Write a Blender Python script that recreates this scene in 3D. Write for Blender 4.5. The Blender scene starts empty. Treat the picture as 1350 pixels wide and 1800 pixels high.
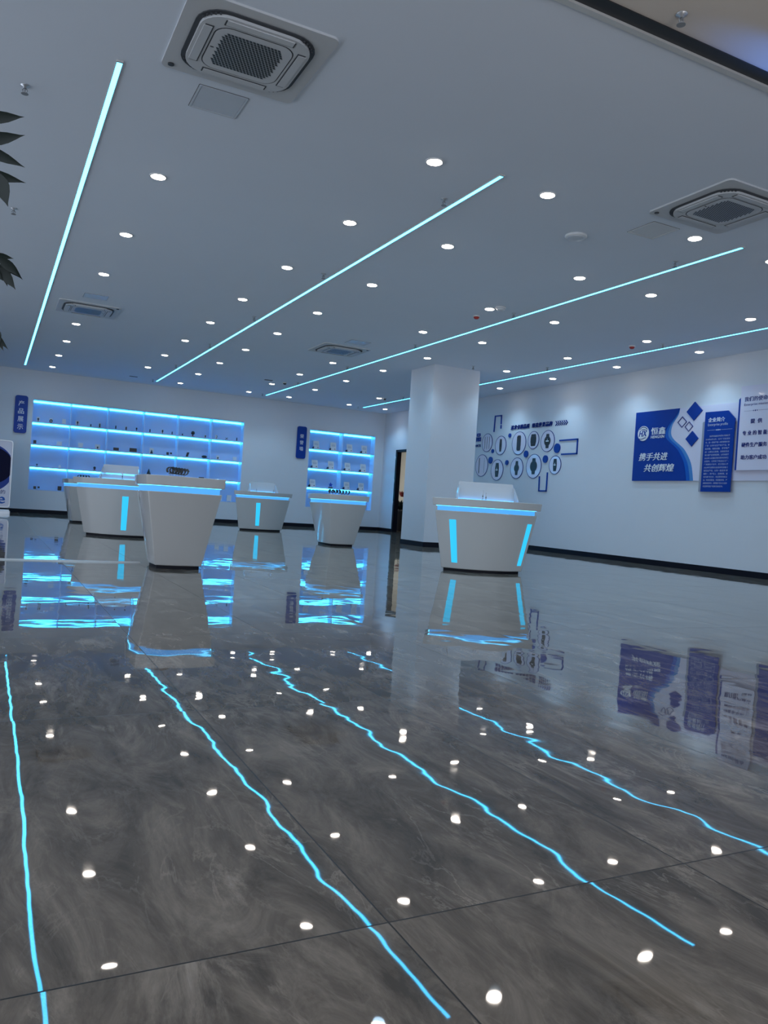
import bpy, bmesh, math, random
from mathutils import Matrix, Vector
PI = math.pi
R = math.radians
SC = bpy.context.scene
COL = SC.collection
random.seed(7)

# ------------------------------------------------------------------ camera, world, exposure
CAM_H = 0.75
FPX, YAW, PITCH, ROLL = 1389.8, R(26.635), R(-0.362), R(3.72)
cd = bpy.data.cameras.new('camera'); cam = bpy.data.objects.new('camera', cd); COL.objects.link(cam)
cd.sensor_fit = 'VERTICAL'; cd.sensor_height = 36.0; cd.lens = FPX * 36.0 / 1800.0
cd.clip_start = 0.05; cd.clip_end = 200
fw = Vector((math.sin(YAW) * math.cos(PITCH), math.cos(YAW) * math.cos(PITCH), math.sin(PITCH)))
r0 = Vector((math.cos(YAW), -math.sin(YAW), 0)); u0 = r0.cross(fw)
rt = r0 * math.cos(ROLL) + u0 * math.sin(ROLL); up = u0 * math.cos(ROLL) - r0 * math.sin(ROLL)
m = Matrix((rt, up, -fw)).transposed().to_4x4(); m.translation = (0, 0, CAM_H)
cam.matrix_world = m
SC.camera = cam

W = bpy.data.worlds.new('world'); SC.world = W; W.use_nodes = True
W.node_tree.nodes['Background'].inputs[0].default_value = (0.76, 0.86, 1.0, 1)
W.node_tree.nodes['Background'].inputs[1].default_value = 1.75
SPOT_W = 40.0            # each recessed downlight
SC.view_settings.view_transform = 'Standard'; SC.view_settings.look = 'None'
SC.view_settings.exposure = 0.0; SC.view_settings.gamma = 1.0
SC.view_settings.use_curve_mapping = False
SC.cycles.max_bounces = 10; SC.cycles.diffuse_bounces = 5; SC.cycles.glossy_bounces = 5
SC.cycles.transparent_max_bounces = 12
SC.cycles.sample_clamp_indirect = 6.0
SC.cycles.caustics_reflective = False; SC.cycles.caustics_refractive = False
SC.cycles.use_denoising = True

# ------------------------------------------------------------------ room dimensions
H = 3.679                # ceiling
XR = 11.04               # right wall
YB = 22.33               # back wall
XL = -5.4                # left wall (out of the frame)
YF = 3.65                # front edge of the showroom ceiling

# ------------------------------------------------------------------ materials
MATS = {}
def mat(name, col, rough=0.5, metal=0.0, emit=None, estr=1.0, coat=0.0, spec=0.5, noise=0.0, nscale=6.0):
    if name in MATS: return MATS[name]
    M = bpy.data.materials.new(name); M.use_nodes = True
    nt = M.node_tree; b = nt.nodes['Principled BSDF']
    b.inputs['Base Color'].default_value = (*col, 1); b.inputs['Roughness'].default_value = rough
    b.inputs['Metallic'].default_value = metal; b.inputs['Coat Weight'].default_value = coat
    b.inputs['Coat Roughness'].default_value = 0.05
    b.inputs['Specular IOR Level'].default_value = spec
    if emit:
        b.inputs['Emission Color'].default_value = (*emit, 1); b.inputs['Emission Strength'].default_value = estr
    if noise:
        tc = nt.nodes.new('ShaderNodeNewGeometry'); n = nt.nodes.new('ShaderNodeTexNoise')
        n.inputs['Scale'].default_value = nscale; n.inputs['Detail'].default_value = 5
        nt.links.new(tc.outputs['Position'], n.inputs['Vector'])
        mx = nt.nodes.new('ShaderNodeMix'); mx.data_type = 'RGBA'
        mx.inputs[6].default_value = (*[c * (1 - noise) for c in col], 1)
        mx.inputs[7].default_value = (*[min(1, c * (1 + noise)) for c in col], 1)
        nt.links.new(n.outputs['Fac'], mx.inputs[0]); nt.links.new(mx.outputs[2], b.inputs['Base Color'])
    MATS[name] = M; return M

def hexc(r, g, b):
    f = lambda c: (c / 255 / 12.92) if c / 255 <= .04045 else ((c / 255 + .055) / 1.055) ** 2.4
    return (f(r), f(g), f(b))

WALL = mat('wall_paint', (0.68, 0.71, 0.76), 0.6, noise=0.015, nscale=3)
CEIL = mat('ceiling_paint', (0.80, 0.86, 0.96), 0.75, noise=0.015, nscale=2)
LOBBY = mat('lobby_ceiling_paint', (0.70, 0.63, 0.57), 0.8, noise=0.05, nscale=3)
BLACKTRIM = mat('black_skirting', (0.006, 0.007, 0.014), 0.45, spec=0.15)
DARKTRACK = mat('dark_metal', (0.012, 0.013, 0.018), 0.45)
LIGHTTRIM = mat('aluminium_trim', (0.72, 0.70, 0.68), 0.35, 0.4)
WHITEGLOSS = mat('white_lacquer', (0.56, 0.56, 0.56), 0.16, coat=0.6, noise=0.01)
WHITEPLASTIC = mat('white_plastic', (0.72, 0.73, 0.74), 0.4)
ACWHITE = mat('air_conditioner_plastic', (0.60, 0.61, 0.63), 0.45)
SPRGREY = mat('sprinkler_metal', (0.30, 0.31, 0.33), 0.4, 0.3)
PANELLEDTINT = mat('shelf_panel_led_tint', (0.47, 0.60, 0.80), 0.4)  # blue LED glow on the shelf panels is put into this colour
DIVIDER = mat('divider_led_tint', (0.62, 0.75, 0.97), 0.35)  # white dividers tinted a brighter blue to stand in for nearby LED light
GREYPLATE = mat('grey_plate', (0.62, 0.66, 0.72), 0.3, noise=0.04)
DARK = mat('black_plastic', (0.012, 0.013, 0.017), 0.3)
DARKGREY = mat('charcoal_plastic', (0.03, 0.031, 0.036), 0.35)
SEAM = mat('dark_seam', (0.05, 0.055, 0.065), 0.6)
SILVER = mat('silver_metal', (0.6, 0.62, 0.66), 0.3, 0.8)
BLUE = mat('sign_blue', hexc(0, 58, 152), 0.3, spec=0.3)
BLUE2 = mat('wave_blue_mid', hexc(20, 95, 190), 0.3, spec=0.3)
BLUE3 = mat('wave_blue_light', hexc(74, 138, 205), 0.22, coat=0.3)
NAVY = mat('lettering_navy', hexc(12, 42, 125), 0.4, spec=0.3)
NAVYDARK = mat('navy_print', hexc(3, 8, 50), 0.4, spec=0.12)
LILAC = mat('board_white', hexc(222, 220, 238), 0.18, coat=0.4)
LETTERWHITE = mat('lettering_white', (0.82, 0.84, 0.88), 0.4)
LETTERPALE = mat('small_lettering_pale', (0.55, 0.60, 0.72), 0.4)
GREYSIDE = mat('grey_backing', hexc(150, 156, 172), 0.4)
RED = mat('red_plastic', (0.42, 0.03, 0.025), 0.35)
BEIGE = mat('corridor_paint', (0.72, 0.62, 0.46), 0.7)
LEAF = mat('leaf_green', (0.006, 0.015, 0.013), 0.45, noise=0.3, nscale=30)
LEAFRED = mat('leaf_red', (0.35, 0.04, 0.03), 0.4)
BARK = mat('bark', (0.10, 0.065, 0.04), 0.8, noise=0.4, nscale=25)
POT = mat('pot_glaze', (0.03, 0.032, 0.036), 0.3)
SOIL = mat('soil', (0.03, 0.02, 0.014), 0.9, noise=0.4, nscale=60)
PAPER = mat('certificate_paper', (0.70, 0.70, 0.70), 0.35)
TROPHYBLUE = mat('trophy_blue', hexc(40, 80, 190), 0.15, coat=0.5)
BROWN = mat('brown_strap', (0.05, 0.022, 0.018), 0.5)
DISPLAYWHITE = mat('cable_cover_white', (0.52, 0.51, 0.50), 0.35)

STRIP = mat('light_line_diffuser', (0.3, 0.6, 0.7), 0.4, emit=(0.62, 7.5, 14.5), estr=1.0)
LENS = mat('downlight_lens', (0.9, 0.9, 0.9), 0.4, emit=(1.0, 0.90, 0.80), estr=30.0)
SHELFLED = mat('shelf_led', (0.3, 0.6, 0.8), 0.4, emit=(0.6, 8.2, 15.0), estr=1.0)
BAND = mat('counter_light_band', (0.02, 0.05, 0.1), 0.4, emit=(0.075, 0.40, 0.98), estr=1.0)
SLOT = mat('counter_light_slot', (0.01, 0.05, 0.08), 0.4, emit=(0.03, 0.60, 1.05), estr=1.0)
TAPE = mat('counter_led_tape', (0.1, 0.4, 0.5), 0.4, emit=(0.4, 2.2, 3.8), estr=1.0)

def acrylic(name, fac, tint):
    M = bpy.data.materials.new(name); M.use_nodes = True; nt = M.node_tree; nt.nodes.clear()
    o = nt.nodes.new('ShaderNodeOutputMaterial'); mx = nt.nodes.new('ShaderNodeMixShader')
    t = nt.nodes.new('ShaderNodeBsdfTransparent'); p = nt.nodes.new('ShaderNodeBsdfPrincipled')
    t.inputs[0].default_value = (*tint, 1)
    p.inputs['Base Color'].default_value = (0.70, 0.71, 0.73, 1); p.inputs['Roughness'].default_value = 0.12
    mx.inputs[0].default_value = fac
    nt.links.new(t.outputs[0], mx.inputs[1]); nt.links.new(p.outputs[0], mx.inputs[2]); nt.links.new(mx.outputs[0], o.inputs[0])
    return M
ACRYLIC = acrylic('frosted_acrylic', 0.68, (0.95, 0.98, 1))
CLEAR = acrylic('clear_acrylic', 0.16, (0.93, 0.97, 1))

def floor_material():
    M = bpy.data.materials.new('polished_marble_tile'); M.use_nodes = True; nt = M.node_tree
    N, L = nt.nodes, nt.links; b = N['Principled BSDF']
    def math_(op, a, c=None):
        n = N.new('ShaderNodeMath'); n.operation = op
        for k, v in enumerate((a, c)):
            if v is None: continue
            if isinstance(v, (int, float)): n.inputs[k].default_value = v
            else: L.new(v, n.inputs[k])
        return n.outputs[0]
    def vmath(op, a, c):
        n = N.new('ShaderNodeVectorMath'); n.operation = op
        for k, v in enumerate((a, c)):
            if isinstance(v, tuple): n.inputs[k].default_value = v
            elif isinstance(v, (int, float)): n.inputs[3].default_value = v
            else: L.new(v, n.inputs[k])
        return n.outputs[0]
    g = N.new('ShaderNodeNewGeometry'); sp = N.new('ShaderNodeSeparateXYZ'); L.new(g.outputs['Position'], sp.inputs[0])
    tx = math_('DIVIDE', math_('SUBTRACT', sp.outputs[0], 0.69), 0.74)
    ty = math_('DIVIDE', math_('SUBTRACT', sp.outputs[1], 1.25), 1.48)
    cx, cy = math_('FLOOR', tx), math_('FLOOR', ty)
    cb = N.new('ShaderNodeCombineXYZ'); L.new(cx, cb.inputs[0]); L.new(cy, cb.inputs[1])
    wn = N.new('ShaderNodeTexWhiteNoise'); wn.noise_dimensions = '3D'; L.new(cb.outputs[0], wn.inputs['Vector'])
    # marble clouding and veins, shifted tile by tile
    off = vmath('SCALE', wn.outputs['Color'], 9.0)
    pos = vmath('ADD', g.outputs['Position'], off)
    mp = N.new('ShaderNodeMapping'); mp.inputs['Scale'].default_value = (2.6, 0.9, 1); mp.inputs['Rotation'].default_value = (0, 0, R(-14)); L.new(pos, mp.inputs[0])
    n1 = N.new('ShaderNodeTexNoise'); n1.inputs['Scale'].default_value = 2.6; n1.inputs['Detail'].default_value = 13; n1.inputs['Roughness'].default_value = 0.70; n1.inputs['Distortion'].default_value = 1.1
    L.new(mp.outputs[0], n1.inputs['Vector'])
    r1 = N.new('ShaderNodeValToRGB'); e = r1.color_ramp.elements
    e[0].position = 0.36; e[0].color = (0.098, 0.086, 0.073, 1); e[1].position = 0.68; e[1].color = (0.315, 0.277, 0.232, 1)
    e2 = r1.color_ramp.elements.new(0.51); e2.color = (0.185, 0.160, 0.133, 1)
    L.new(n1.outputs['Fac'], r1.inputs[0])
    mp2 = N.new('ShaderNodeMapping'); mp2.inputs['Scale'].default_value = (2.2, 0.75, 1); mp2.inputs['Rotation'].default_value = (0, 0, R(12)); L.new(pos, mp2.inputs[0])
    n2 = N.new('ShaderNodeTexNoise'); n2.inputs['Scale'].default_value = 3.4; n2.inputs['Detail'].default_value = 12; n2.inputs['Roughness'].default_value = 0.72; n2.inputs['Distortion'].default_value = 0.9
    L.new(mp2.outputs[0], n2.inputs['Vector'])
    rv = N.new('ShaderNodeValToRGB'); rv.color_ramp.elements[0].position = 0.52; rv.color_ramp.elements[0].color = (0, 0, 0, 1)
    rv.color_ramp.elements[1].position = 0.70; rv.color_ramp.elements[1].color = (1, 1, 1, 1); L.new(n2.outputs['Fac'], rv.inputs[0])
    n4 = N.new('ShaderNodeTexNoise'); n4.inputs['Scale'].default_value = 2.2; n4.inputs['Detail'].default_value = 9; n4.inputs['Roughness'].default_value = 0.6; n4.inputs['Distortion'].default_value = 0.6
    L.new(mp.outputs[0], n4.inputs['Vector'])
    ridge = math_('ABSOLUTE', math_('SUBTRACT', n4.outputs['Fac'], 0.5))
    rv2 = N.new('ShaderNodeValToRGB'); rv2.color_ramp.elements[0].position = 0.0; rv2.color_ramp.elements[0].color = (1, 1, 1, 1)
    rv2.color_ramp.elements[1].position = 0.014; rv2.color_ramp.elements[1].color = (0, 0, 0, 1); L.new(ridge, rv2.inputs[0])
    n3 = N.new('ShaderNodeTexNoise'); n3.inputs['Scale'].default_value = 2.6; n3.inputs['Detail'].default_value = 4; L.new(pos, n3.inputs['Vector'])
    rm = N.new('ShaderNodeValToRGB'); rm.color_ramp.elements[0].position = 0.46; rm.color_ramp.elements[1].position = 0.66; L.new(n3.outputs['Fac'], rm.inputs[0])
    patch = math_('MULTIPLY', math_('MAXIMUM', math_('MULTIPLY', rv.outputs[0], 0.95), math_('MULTIPLY', rv2.outputs[0], 0.5)), math_('MULTIPLY_ADD', rm.outputs[0], 0.75))
    N[patch.node.inputs[1].links[0].from_node.name].inputs[2].default_value = 0.2
    mv = N.new('ShaderNodeMix'); mv.data_type = 'RGBA'; mv.inputs[7].default_value = (0.56, 0.50, 0.43, 1)
    L.new(patch, mv.inputs[0]); L.new(r1.outputs[0], mv.inputs[6])
    # grout lines
    def edge(t, w):
        f = math_('FRACT', t); d = math_('MINIMUM', f, math_('SUBTRACT', 1.0, f)); return math_('LESS_THAN', d, w)
    gr = math_('MAXIMUM', edge(tx, 0.0024), edge(ty, 0.0012))
    mg = N.new('ShaderNodeMix'); mg.data_type = 'RGBA'; mg.inputs[7].default_value = (0.022, 0.018, 0.016, 1)
    L.new(gr, mg.inputs[0]); L.new(mv.outputs[2], mg.inputs[6]); L.new(mg.outputs[2], b.inputs['Base Color'])
    rg = math_('MULTIPLY_ADD', gr, 0.4); N[rg.node.name].inputs[2].default_value = 0.022; L.new(rg, b.inputs['Roughness'])
    # each tile lies a hair out of level, and the polish is gently wavy
    tilt = vmath('SCALE', vmath('SUBTRACT', wn.outputs['Color'], (0.5, 0.5, 0.5)), 0.0030)
    nn = N.new('ShaderNodeVectorMath'); nn.operation = 'NORMALIZE'; L.new(vmath('ADD', g.outputs['Normal'], tilt), nn.inputs[0])
    wv = N.new('ShaderNodeTexNoise'); wv.inputs['Scale'].default_value = 4.2; wv.inputs['Detail'].default_value = 1.5; wv.inputs['Roughness'].default_value = 0.35
    L.new(pos, wv.inputs['Vector'])
    bp = N.new('ShaderNodeBump'); bp.inputs['Strength'].default_value = 1.0; bp.inputs['Distance'].default_value = 0.0013
    L.new(wv.outputs['Fac'], bp.inputs['Height']); L.new(nn.outputs[0], bp.inputs['Normal']); L.new(bp.outputs[0], b.inputs['Normal'])
    b.inputs['IOR'].default_value = 1.6
    return M
FLOOR = floor_material()

# ------------------------------------------------------------------ mesh helpers
class MB:
    def __init__(s): s.bm = bmesh.new(); s.mats = []
    def mi(s, mt):
        if mt is None: return 0
        if mt not in s.mats: s.mats.append(mt)
        return s.mats.index(mt)
    def faces(s, vs, fs, mt=None, smooth=False):
        k = s.mi(mt); V = [s.bm.verts.new(v) for v in vs]
        for f in fs:
            try:
                F = s.bm.faces.new([V[i] for i in f]); F.material_index = k; F.smooth = smooth
            except ValueError: pass
    def box(s, x0, x1, y0, y1, z0, z1, mt=None):
        v = [(x, y, z) for z in (z0, z1) for y in (y0, y1) for x in (x0, x1)]
        s.faces(v, [(0, 2, 3, 1), (4, 5, 7, 6), (0, 1, 5, 4), (1, 3, 7, 5), (3, 2, 6, 7), (2, 0, 4, 6)], mt)
    def prism(s, pts, z0, z1, mt=None, smooth=False):      # outline in xy pushed along z
        s.loft([[(x, y, z0) for x, y in pts], [(x, y, z1) for x, y in pts]], mt, smooth)
    def loft(s, rings, mt=None, smooth=False, cap=(True, True)):
        k = s.mi(mt); rv = [[s.bm.verts.new(p) for p in r] for r in rings]; n = len(rings[0])
        for a, b in zip(rv, rv[1:]):
            for i in range(n):
                F = s.bm.faces.new((a[i], a[(i + 1) % n], b[(i + 1) % n], b[i])); F.material_index = k; F.smooth = smooth
        if cap[0]:
            F = s.bm.faces.new(list(reversed(rv[0]))); F.material_index = k
        if cap[1]:
            F = s.bm.faces.new(rv[-1]); F.material_index = k
    def ringplate(s, outer, inner, z0, z1, mt=None, smooth=False):   # plate with a hole (same point count)
        n = len(outer); k = s.mi(mt)
        A = [[s.bm.verts.new((x, y, z)) for x, y in o] for o, z in ((outer, z0), (outer, z1), (inner, z1), (inner, z0))]
        for a, b in zip(A, A[1:] + A[:1]):
            for i in range(n):
                F = s.bm.faces.new((a[i], a[(i + 1) % n], b[(i + 1) % n], b[i])); F.material_index = k
    def tube(s, pts, r, n=8, mt=None, closed=False, flat=None):
        pts = [Vector(p) for p in pts]; rings = []
        for i, p in enumerate(pts):
            if closed: d = pts[(i + 1) % len(pts)] - pts[i - 1]
            else: d = pts[min(i + 1, len(pts) - 1)] - pts[max(i - 1, 0)]
            d.normalize(); a = Vector((0, 0, 1)) if abs(d.z) < .9 else Vector((1, 0, 0))
            u = d.cross(a).normalized(); v = d.cross(u).normalized(); rr = r[i] if isinstance(r, (list, tuple)) else r
            rings.append([p + u * rr * math.cos(2 * PI * k / n) + v * rr * math.sin(2 * PI * k / n) for k in range(n)])
        if closed: rings.append(rings[0]); s.loft(rings, mt, True, (False, False))
        else: s.loft(rings, mt, True)
    def lathe(s, prof, n=24, mt=None, smooth=True, c=(0, 0, 0)):     # prof: (radius, z)
        s.loft([[(c[0] + r * math.cos(2 * PI * i / n), c[1] + r * math.sin(2 * PI * i / n), c[2] + z) for i in range(n)] for r, z in prof], mt, smooth)
    def bar2d(s, pts, w, z0, z1, mt=None):                            # thick polyline in xy
        for a, b in zip(pts, pts[1:]):
            a, b = Vector(a), Vector(b); d = (b - a).normalized(); n = Vector((-d.y, d.x)) * w / 2; e = d * w / 2
            s.prism([tuple(a - e - n), tuple(b + e - n), tuple(b + e + n), tuple(a - e + n)], z0, z1, mt)
    def mesh(s, name, mt=None):
        bmesh.ops.recalc_face_normals(s.bm, faces=s.bm.faces)
        me = bpy.data.meshes.new(name); s.bm.to_mesh(me); s.bm.free()
        for q in (s.mats or [mt]): me.materials.append(q)
        return me

def put(name, me, parent=None, loc=(0, 0, 0), rot=(0, 0, 0), bevel=0):
    o = bpy.data.objects.new(name, me); COL.objects.link(o)
    if parent: o.parent = parent
    o.location = loc; o.rotation_euler = rot
    if bevel:
        b = o.modifiers.new('bevel', 'BEVEL'); b.width = bevel; b.segments = 2; b.limit_method = 'ANGLE'; b.angle_limit = R(40)
    return o
def obj(name, mb, mt=None, parent=None, loc=(0, 0, 0), rot=(0, 0, 0), bevel=0):
    return put(name, mb.mesh(name, mt), parent, loc, rot, bevel)
def tag(o, label, cat, group=None):
    o['label'] = label; o['category'] = cat
    if group: o['group'] = group
    return o
def thing(name, label, cat, loc=(0, 0, 0), rot=None, rz=0, group=None):
    o = bpy.data.objects.new(name, None); COL.objects.link(o); o.empty_display_size = 0.1
    if rot is not None: o.matrix_world = Matrix.Translation(loc) @ rot.to_4x4()
    else: o.location = loc; o.rotation_euler = (0, 0, rz)
    return tag(o, label, cat, group)
def struct(name, mb, mt, parent=None):
    o = obj(name, mb, mt, parent)
    if not parent: o['kind'] = 'structure'
    return o
ON_RIGHT = Matrix(((0, 0, -1), (-1, 0, 0), (0, 1, 0)))    # local x runs along the wall, y up, z into the room
ON_BACK = Matrix(((1, 0, 0), (0, 0, -1), (0, 1, 0)))

def rrect(w, h, r, n=6, cx=0, cy=0):
    p = []
    for sx, sy, a0 in ((1, 1, 0), (-1, 1, 90), (-1, -1, 180), (1, -1, 270)):
        for i in range(n + 1):
            a = R(a0 + 90 * i / n)
            p.append((cx + sx * (w / 2 - r) + r * math.cos(a), cy + sy * (h / 2 - r) + r * math.sin(a)))
    return p
def circ(r, n=32, cx=0, cy=0, ry=None):
    return [(cx + r * math.cos(2 * PI * i / n), cy + (ry or r) * math.sin(2 * PI * i / n)) for i in range(n)]
def supere(a, b, n=3.2, k=72):
    o = []
    for i in range(k):
        t = 2 * PI * i / k; c, s = math.cos(t), math.sin(t)
        o.append((a * math.copysign(abs(c) ** (2 / n), c), b * math.copysign(abs(s) ** (2 / n), s)))
    return o
TXT = {}
def text_mesh(s, w, h, depth, shear=0.0, bold=0.0, spacing=1.0, res=2, line=1.0):
    key = (s, w, h, depth, shear, bold)
    if key in TXT: return TXT[key]
    c = bpy.data.curves.new('lettering', 'FONT'); c.body = s; c.resolution_u = res
    c.space_character = spacing; c.space_line = line
    if depth: c.extrude = 0.02
    o = bpy.data.objects.new('lettering_source', c); COL.objects.link(o)
    dg = bpy.context.evaluated_depsgraph_get(); dg.update()
    me = bpy.data.meshes.new_from_object(o.evaluated_get(dg))
    bpy.data.objects.remove(o); bpy.data.curves.remove(c)
    n0 = len(me.vertices)
    if bold:                                   # heavier strokes: the same glyph laid twice, a hair apart
        bm = bmesh.new(); bm.from_mesh(me)
        g = bmesh.ops.duplicate(bm, geom=bm.verts[:] + bm.edges[:] + bm.faces[:])
        for v in g['geom']:
            if isinstance(v, bmesh.types.BMVert): v.co.x += bold * 1.6; v.co.y += bold * 0.8
        bm.to_mesh(me); bm.free()
    xs = [v.co.x + shear * v.co.y for v in me.vertices]; ys = [v.co.y for v in me.vertices]
    x0, x1, y0, y1 = min(xs), max(xs), min(ys), max(ys)
    for v, x in zip(me.vertices, xs):
        z = (v.co.z + 0.02) / 0.04 * depth if depth else 0.0
        v.co = ((x - x0) / (x1 - x0) * w, (v.co.y - y0) / (y1 - y0) * h, z + (0.0004 if v.index >= n0 else 0.0))
    me.materials.clear(); TXT[key] = me
    return me
def text(name, s, w, h, depth, mt, parent, loc, shear=0.0, bold=0.0, **k):
    me = text_mesh(s, w, h, depth, shear, bold, **k)
    if not me.materials: me.materials.append(mt)
    return put(name, me, parent, loc)

ORD = ['first', 'second', 'third', 'fourth', 'fifth', 'sixth', 'seventh', 'eighth', 'ninth', 'tenth']

# ------------------------------------------------------------------ setting
b = MB(); b.box(XL, XR + 2.2, -5, YB + 3.2, -0.1, 0); struct('floor', b, FLOOR)
b = MB(); b.box(XL, XR, YF, YB, H, H + 0.1); struct('ceiling', b, CEIL)
b = MB(); b.box(XL, XR, -5, YF - 0.125, H + 0.012, H + 0.1); struct('ceiling_lobby', b, LOBBY)
b = MB(); b.box(XL, XR, YF - 0.03, YF + 0.012, H - 0.012, H + 0.1); struct('trim_1', b, LIGHTTRIM)
b = MB(); b.box(XL, XR, YF - 0.125, YF - 0.03, H + 0.004, H + 0.1); struct('trim_2', b, DARKTRACK)
b = MB(); b.box(XL - 0.1, XL, 15.0, YB, 0, H); struct('wall_left', b, WALL)

# back wall with two lit recesses
ZT, ZB = 2.945, 0.60
REC1, REC2, RD = (0.905, 6.52), (8.535, 10.745), 0.30
b = MB(); y1 = YB + 0.34
b.box(XL, XR + 0.12, YB, y1, ZT, H); b.box(XL, XR + 0.12, YB, y1, 0, ZB)
for x0, x1 in ((XL, REC1[0]), (REC1[1], REC2[0]), (REC2[1], XR + 0.12)): b.box(x0, x1, YB, y1, ZB, ZT)
struct('wall_back', b, WALL)
# right wall with the doorway
DY0, DY1, DZ = 19.70, 21.44, 2.51
b = MB(); b.box(XR, XR + 0.12, -5, DY0, 0, H); b.box(XR, XR + 0.12, DY1, YB, 0, H); b.box(XR, XR + 0.12, DY0, DY1, DZ, H)
struct('wall_right', b, WALL)
b = MB(); b.box(XL, XR, YB - 0.014, YB, 0, 0.10); struct('baseboard_back', b, BLACKTRIM)
b = MB(); b.box(XR - 0.014, XR, -5, DY0, 0, 0.10); b.box(XR - 0.014, XR, DY1, YB - 0.014, 0, 0.10); struct('baseboard_right', b, BLACKTRIM)
PX0, PX1, PY0, PY1 = 7.86, 8.95, 13.83, 14.80
b = MB(); b.box(PX0, PX1, PY0, PY1, 0, H); struct('pillar', b, WALL)
b = MB(); o4 = 0.012
b.ringplate([(PX0 - o4, PY0 - o4), (PX1 + o4, PY0 - o4), (PX1 + o4, PY1 + o4), (PX0 - o4, PY1 + o4)], [(PX0, PY0), (PX1, PY0), (PX1, PY1), (PX0, PY1)], 0, 0.10)
struct('baseboard_pillar', b, BLACKTRIM)
# doorway lining and corridor behind it
b = MB()
b.box(XR - 0.012, XR + 0.135, DY1 - 0.09, DY1, 0, DZ); b.box(XR - 0.012, XR + 0.135, DY0, DY0 + 0.09, 0, DZ); b.box(XR - 0.012, XR + 0.135, DY0 + 0.09, DY1 - 0.09, DZ - 0.07, DZ)
dr = struct('door_1', b, BLACKTRIM)
b = MB()
for z in (2.25, 1.55, 0.9): b.tube([(XR - 0.02, DY1 - 0.02, z - 0.05), (XR - 0.02, DY1 - 0.02, z + 0.05)], 0.012, 8)
obj('hinge', b, SILVER, dr)
b = MB(); b.box(XR + 2.0, XR + 2.1, 18.0, YB + 3.2, 0, 2.95); b.box(XR + 0.12, XR + 2.0, YB + 3.1, YB + 3.2, 0, 2.95); b.box(XR + 0.12, XR + 2.0, 17.9, 18.0, 0, 2.95)
struct('wall_corridor', b, BEIGE)
b = MB(); b.box(XR + 0.12, XR + 2.1, 18.0, YB + 3.2, 2.95, 3.0); struct('ceiling_corridor', b, CEIL)

# ------------------------------------------------------------------ ceiling light lines
def light_line(x, label):
    t = thing('light_line', label, 'light strip', (x, 0, H), group='cyan light lines across the ceiling')
    y0, y1 = (5.76, 21.48)
    b = MB(); b.box(-0.0225, -0.0185, y0, y1, -0.009, 0); b.box(0.0185, 0.0225, y0, y1, -0.009, 0); obj('channel', b, LIGHTTRIM, t)
    b = MB(); b.box(-0.0185, 0.0185, y0, y1, -0.008, 0); obj('diffuser', b, STRIP, t)
    for y in (y0 - 0.02, y1):
        b = MB(); b.box(-0.0225, 0.0225, y, y + 0.02, -0.010, 0); obj('end_cap', b, LIGHTTRIM, t)
light_line(0.644, 'cyan ceiling light line nearest the plant leaves, brightest at its near end')
light_line(3.815, 'cyan ceiling light line ending above the wide product shelving')
light_line(6.837, 'cyan ceiling light line passing between two detectors in front of the pillar')
light_line(9.86, 'cyan ceiling light line running behind the pillar near the picture wall')

# ------------------------------------------------------------------ recessed downlights
b = MB(); b.lathe([(0.064, 0.0), (0.080, 0.0), (0.080, -0.004), (0.075, -0.009), (0.065, -0.008)], 28); RING = b.mesh('trim_ring', WHITEPLASTIC)
b = MB(); b.lathe([(0.065, 0.0), (0.065, -0.009), (0.055, -0.013), (0.02, -0.015)], 24); LENSM = b.mesh('lens', LENS)
SPOT = bpy.data.lights.new('downlight_beam', 'SPOT'); SPOT.energy = SPOT_W; SPOT.color = (0.48, 0.75, 1.0)
SPOT.spot_size = R(120); SPOT.spot_blend = 0.95; SPOT.shadow_soft_size = 0.05
YS = [5.86, 7.61, 9.54, 11.48, 13.38, 15.30, 17.26, 19.26, 21.25]
ROWS = [(1.25, (0, 4), 'first row, nearest the plant leaves'), (3.20, (8,), 'row just before the second light line'),
        (4.39, (), 'row just past the second light line'), (6.26, (4,), 'row just before the third light line'),
        (7.43, (), 'row just past the third light line'), (9.29, (0, 5, 6), 'row just before the fourth light line'),
        (10.47, (0, 1, 6, 7), 'row along the picture wall')]
for x, skip, where in ROWS:
    k = 0
    for i, y in enumerate(YS):
        if i in skip: continue
        t = thing('downlight', 'glowing ceiling downlight, %s from near end, %s' % (ORD[k], where), 'downlight', (x, y, H), group='recessed ceiling downlights')
        put('trim_ring', RING, t); put('lens', LENSM, t)
        l = bpy.data.objects.new('downlight_beam', SPOT); COL.objects.link(l); l.parent = t; l.location = (0, 0, -0.05)
        k += 1

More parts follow.
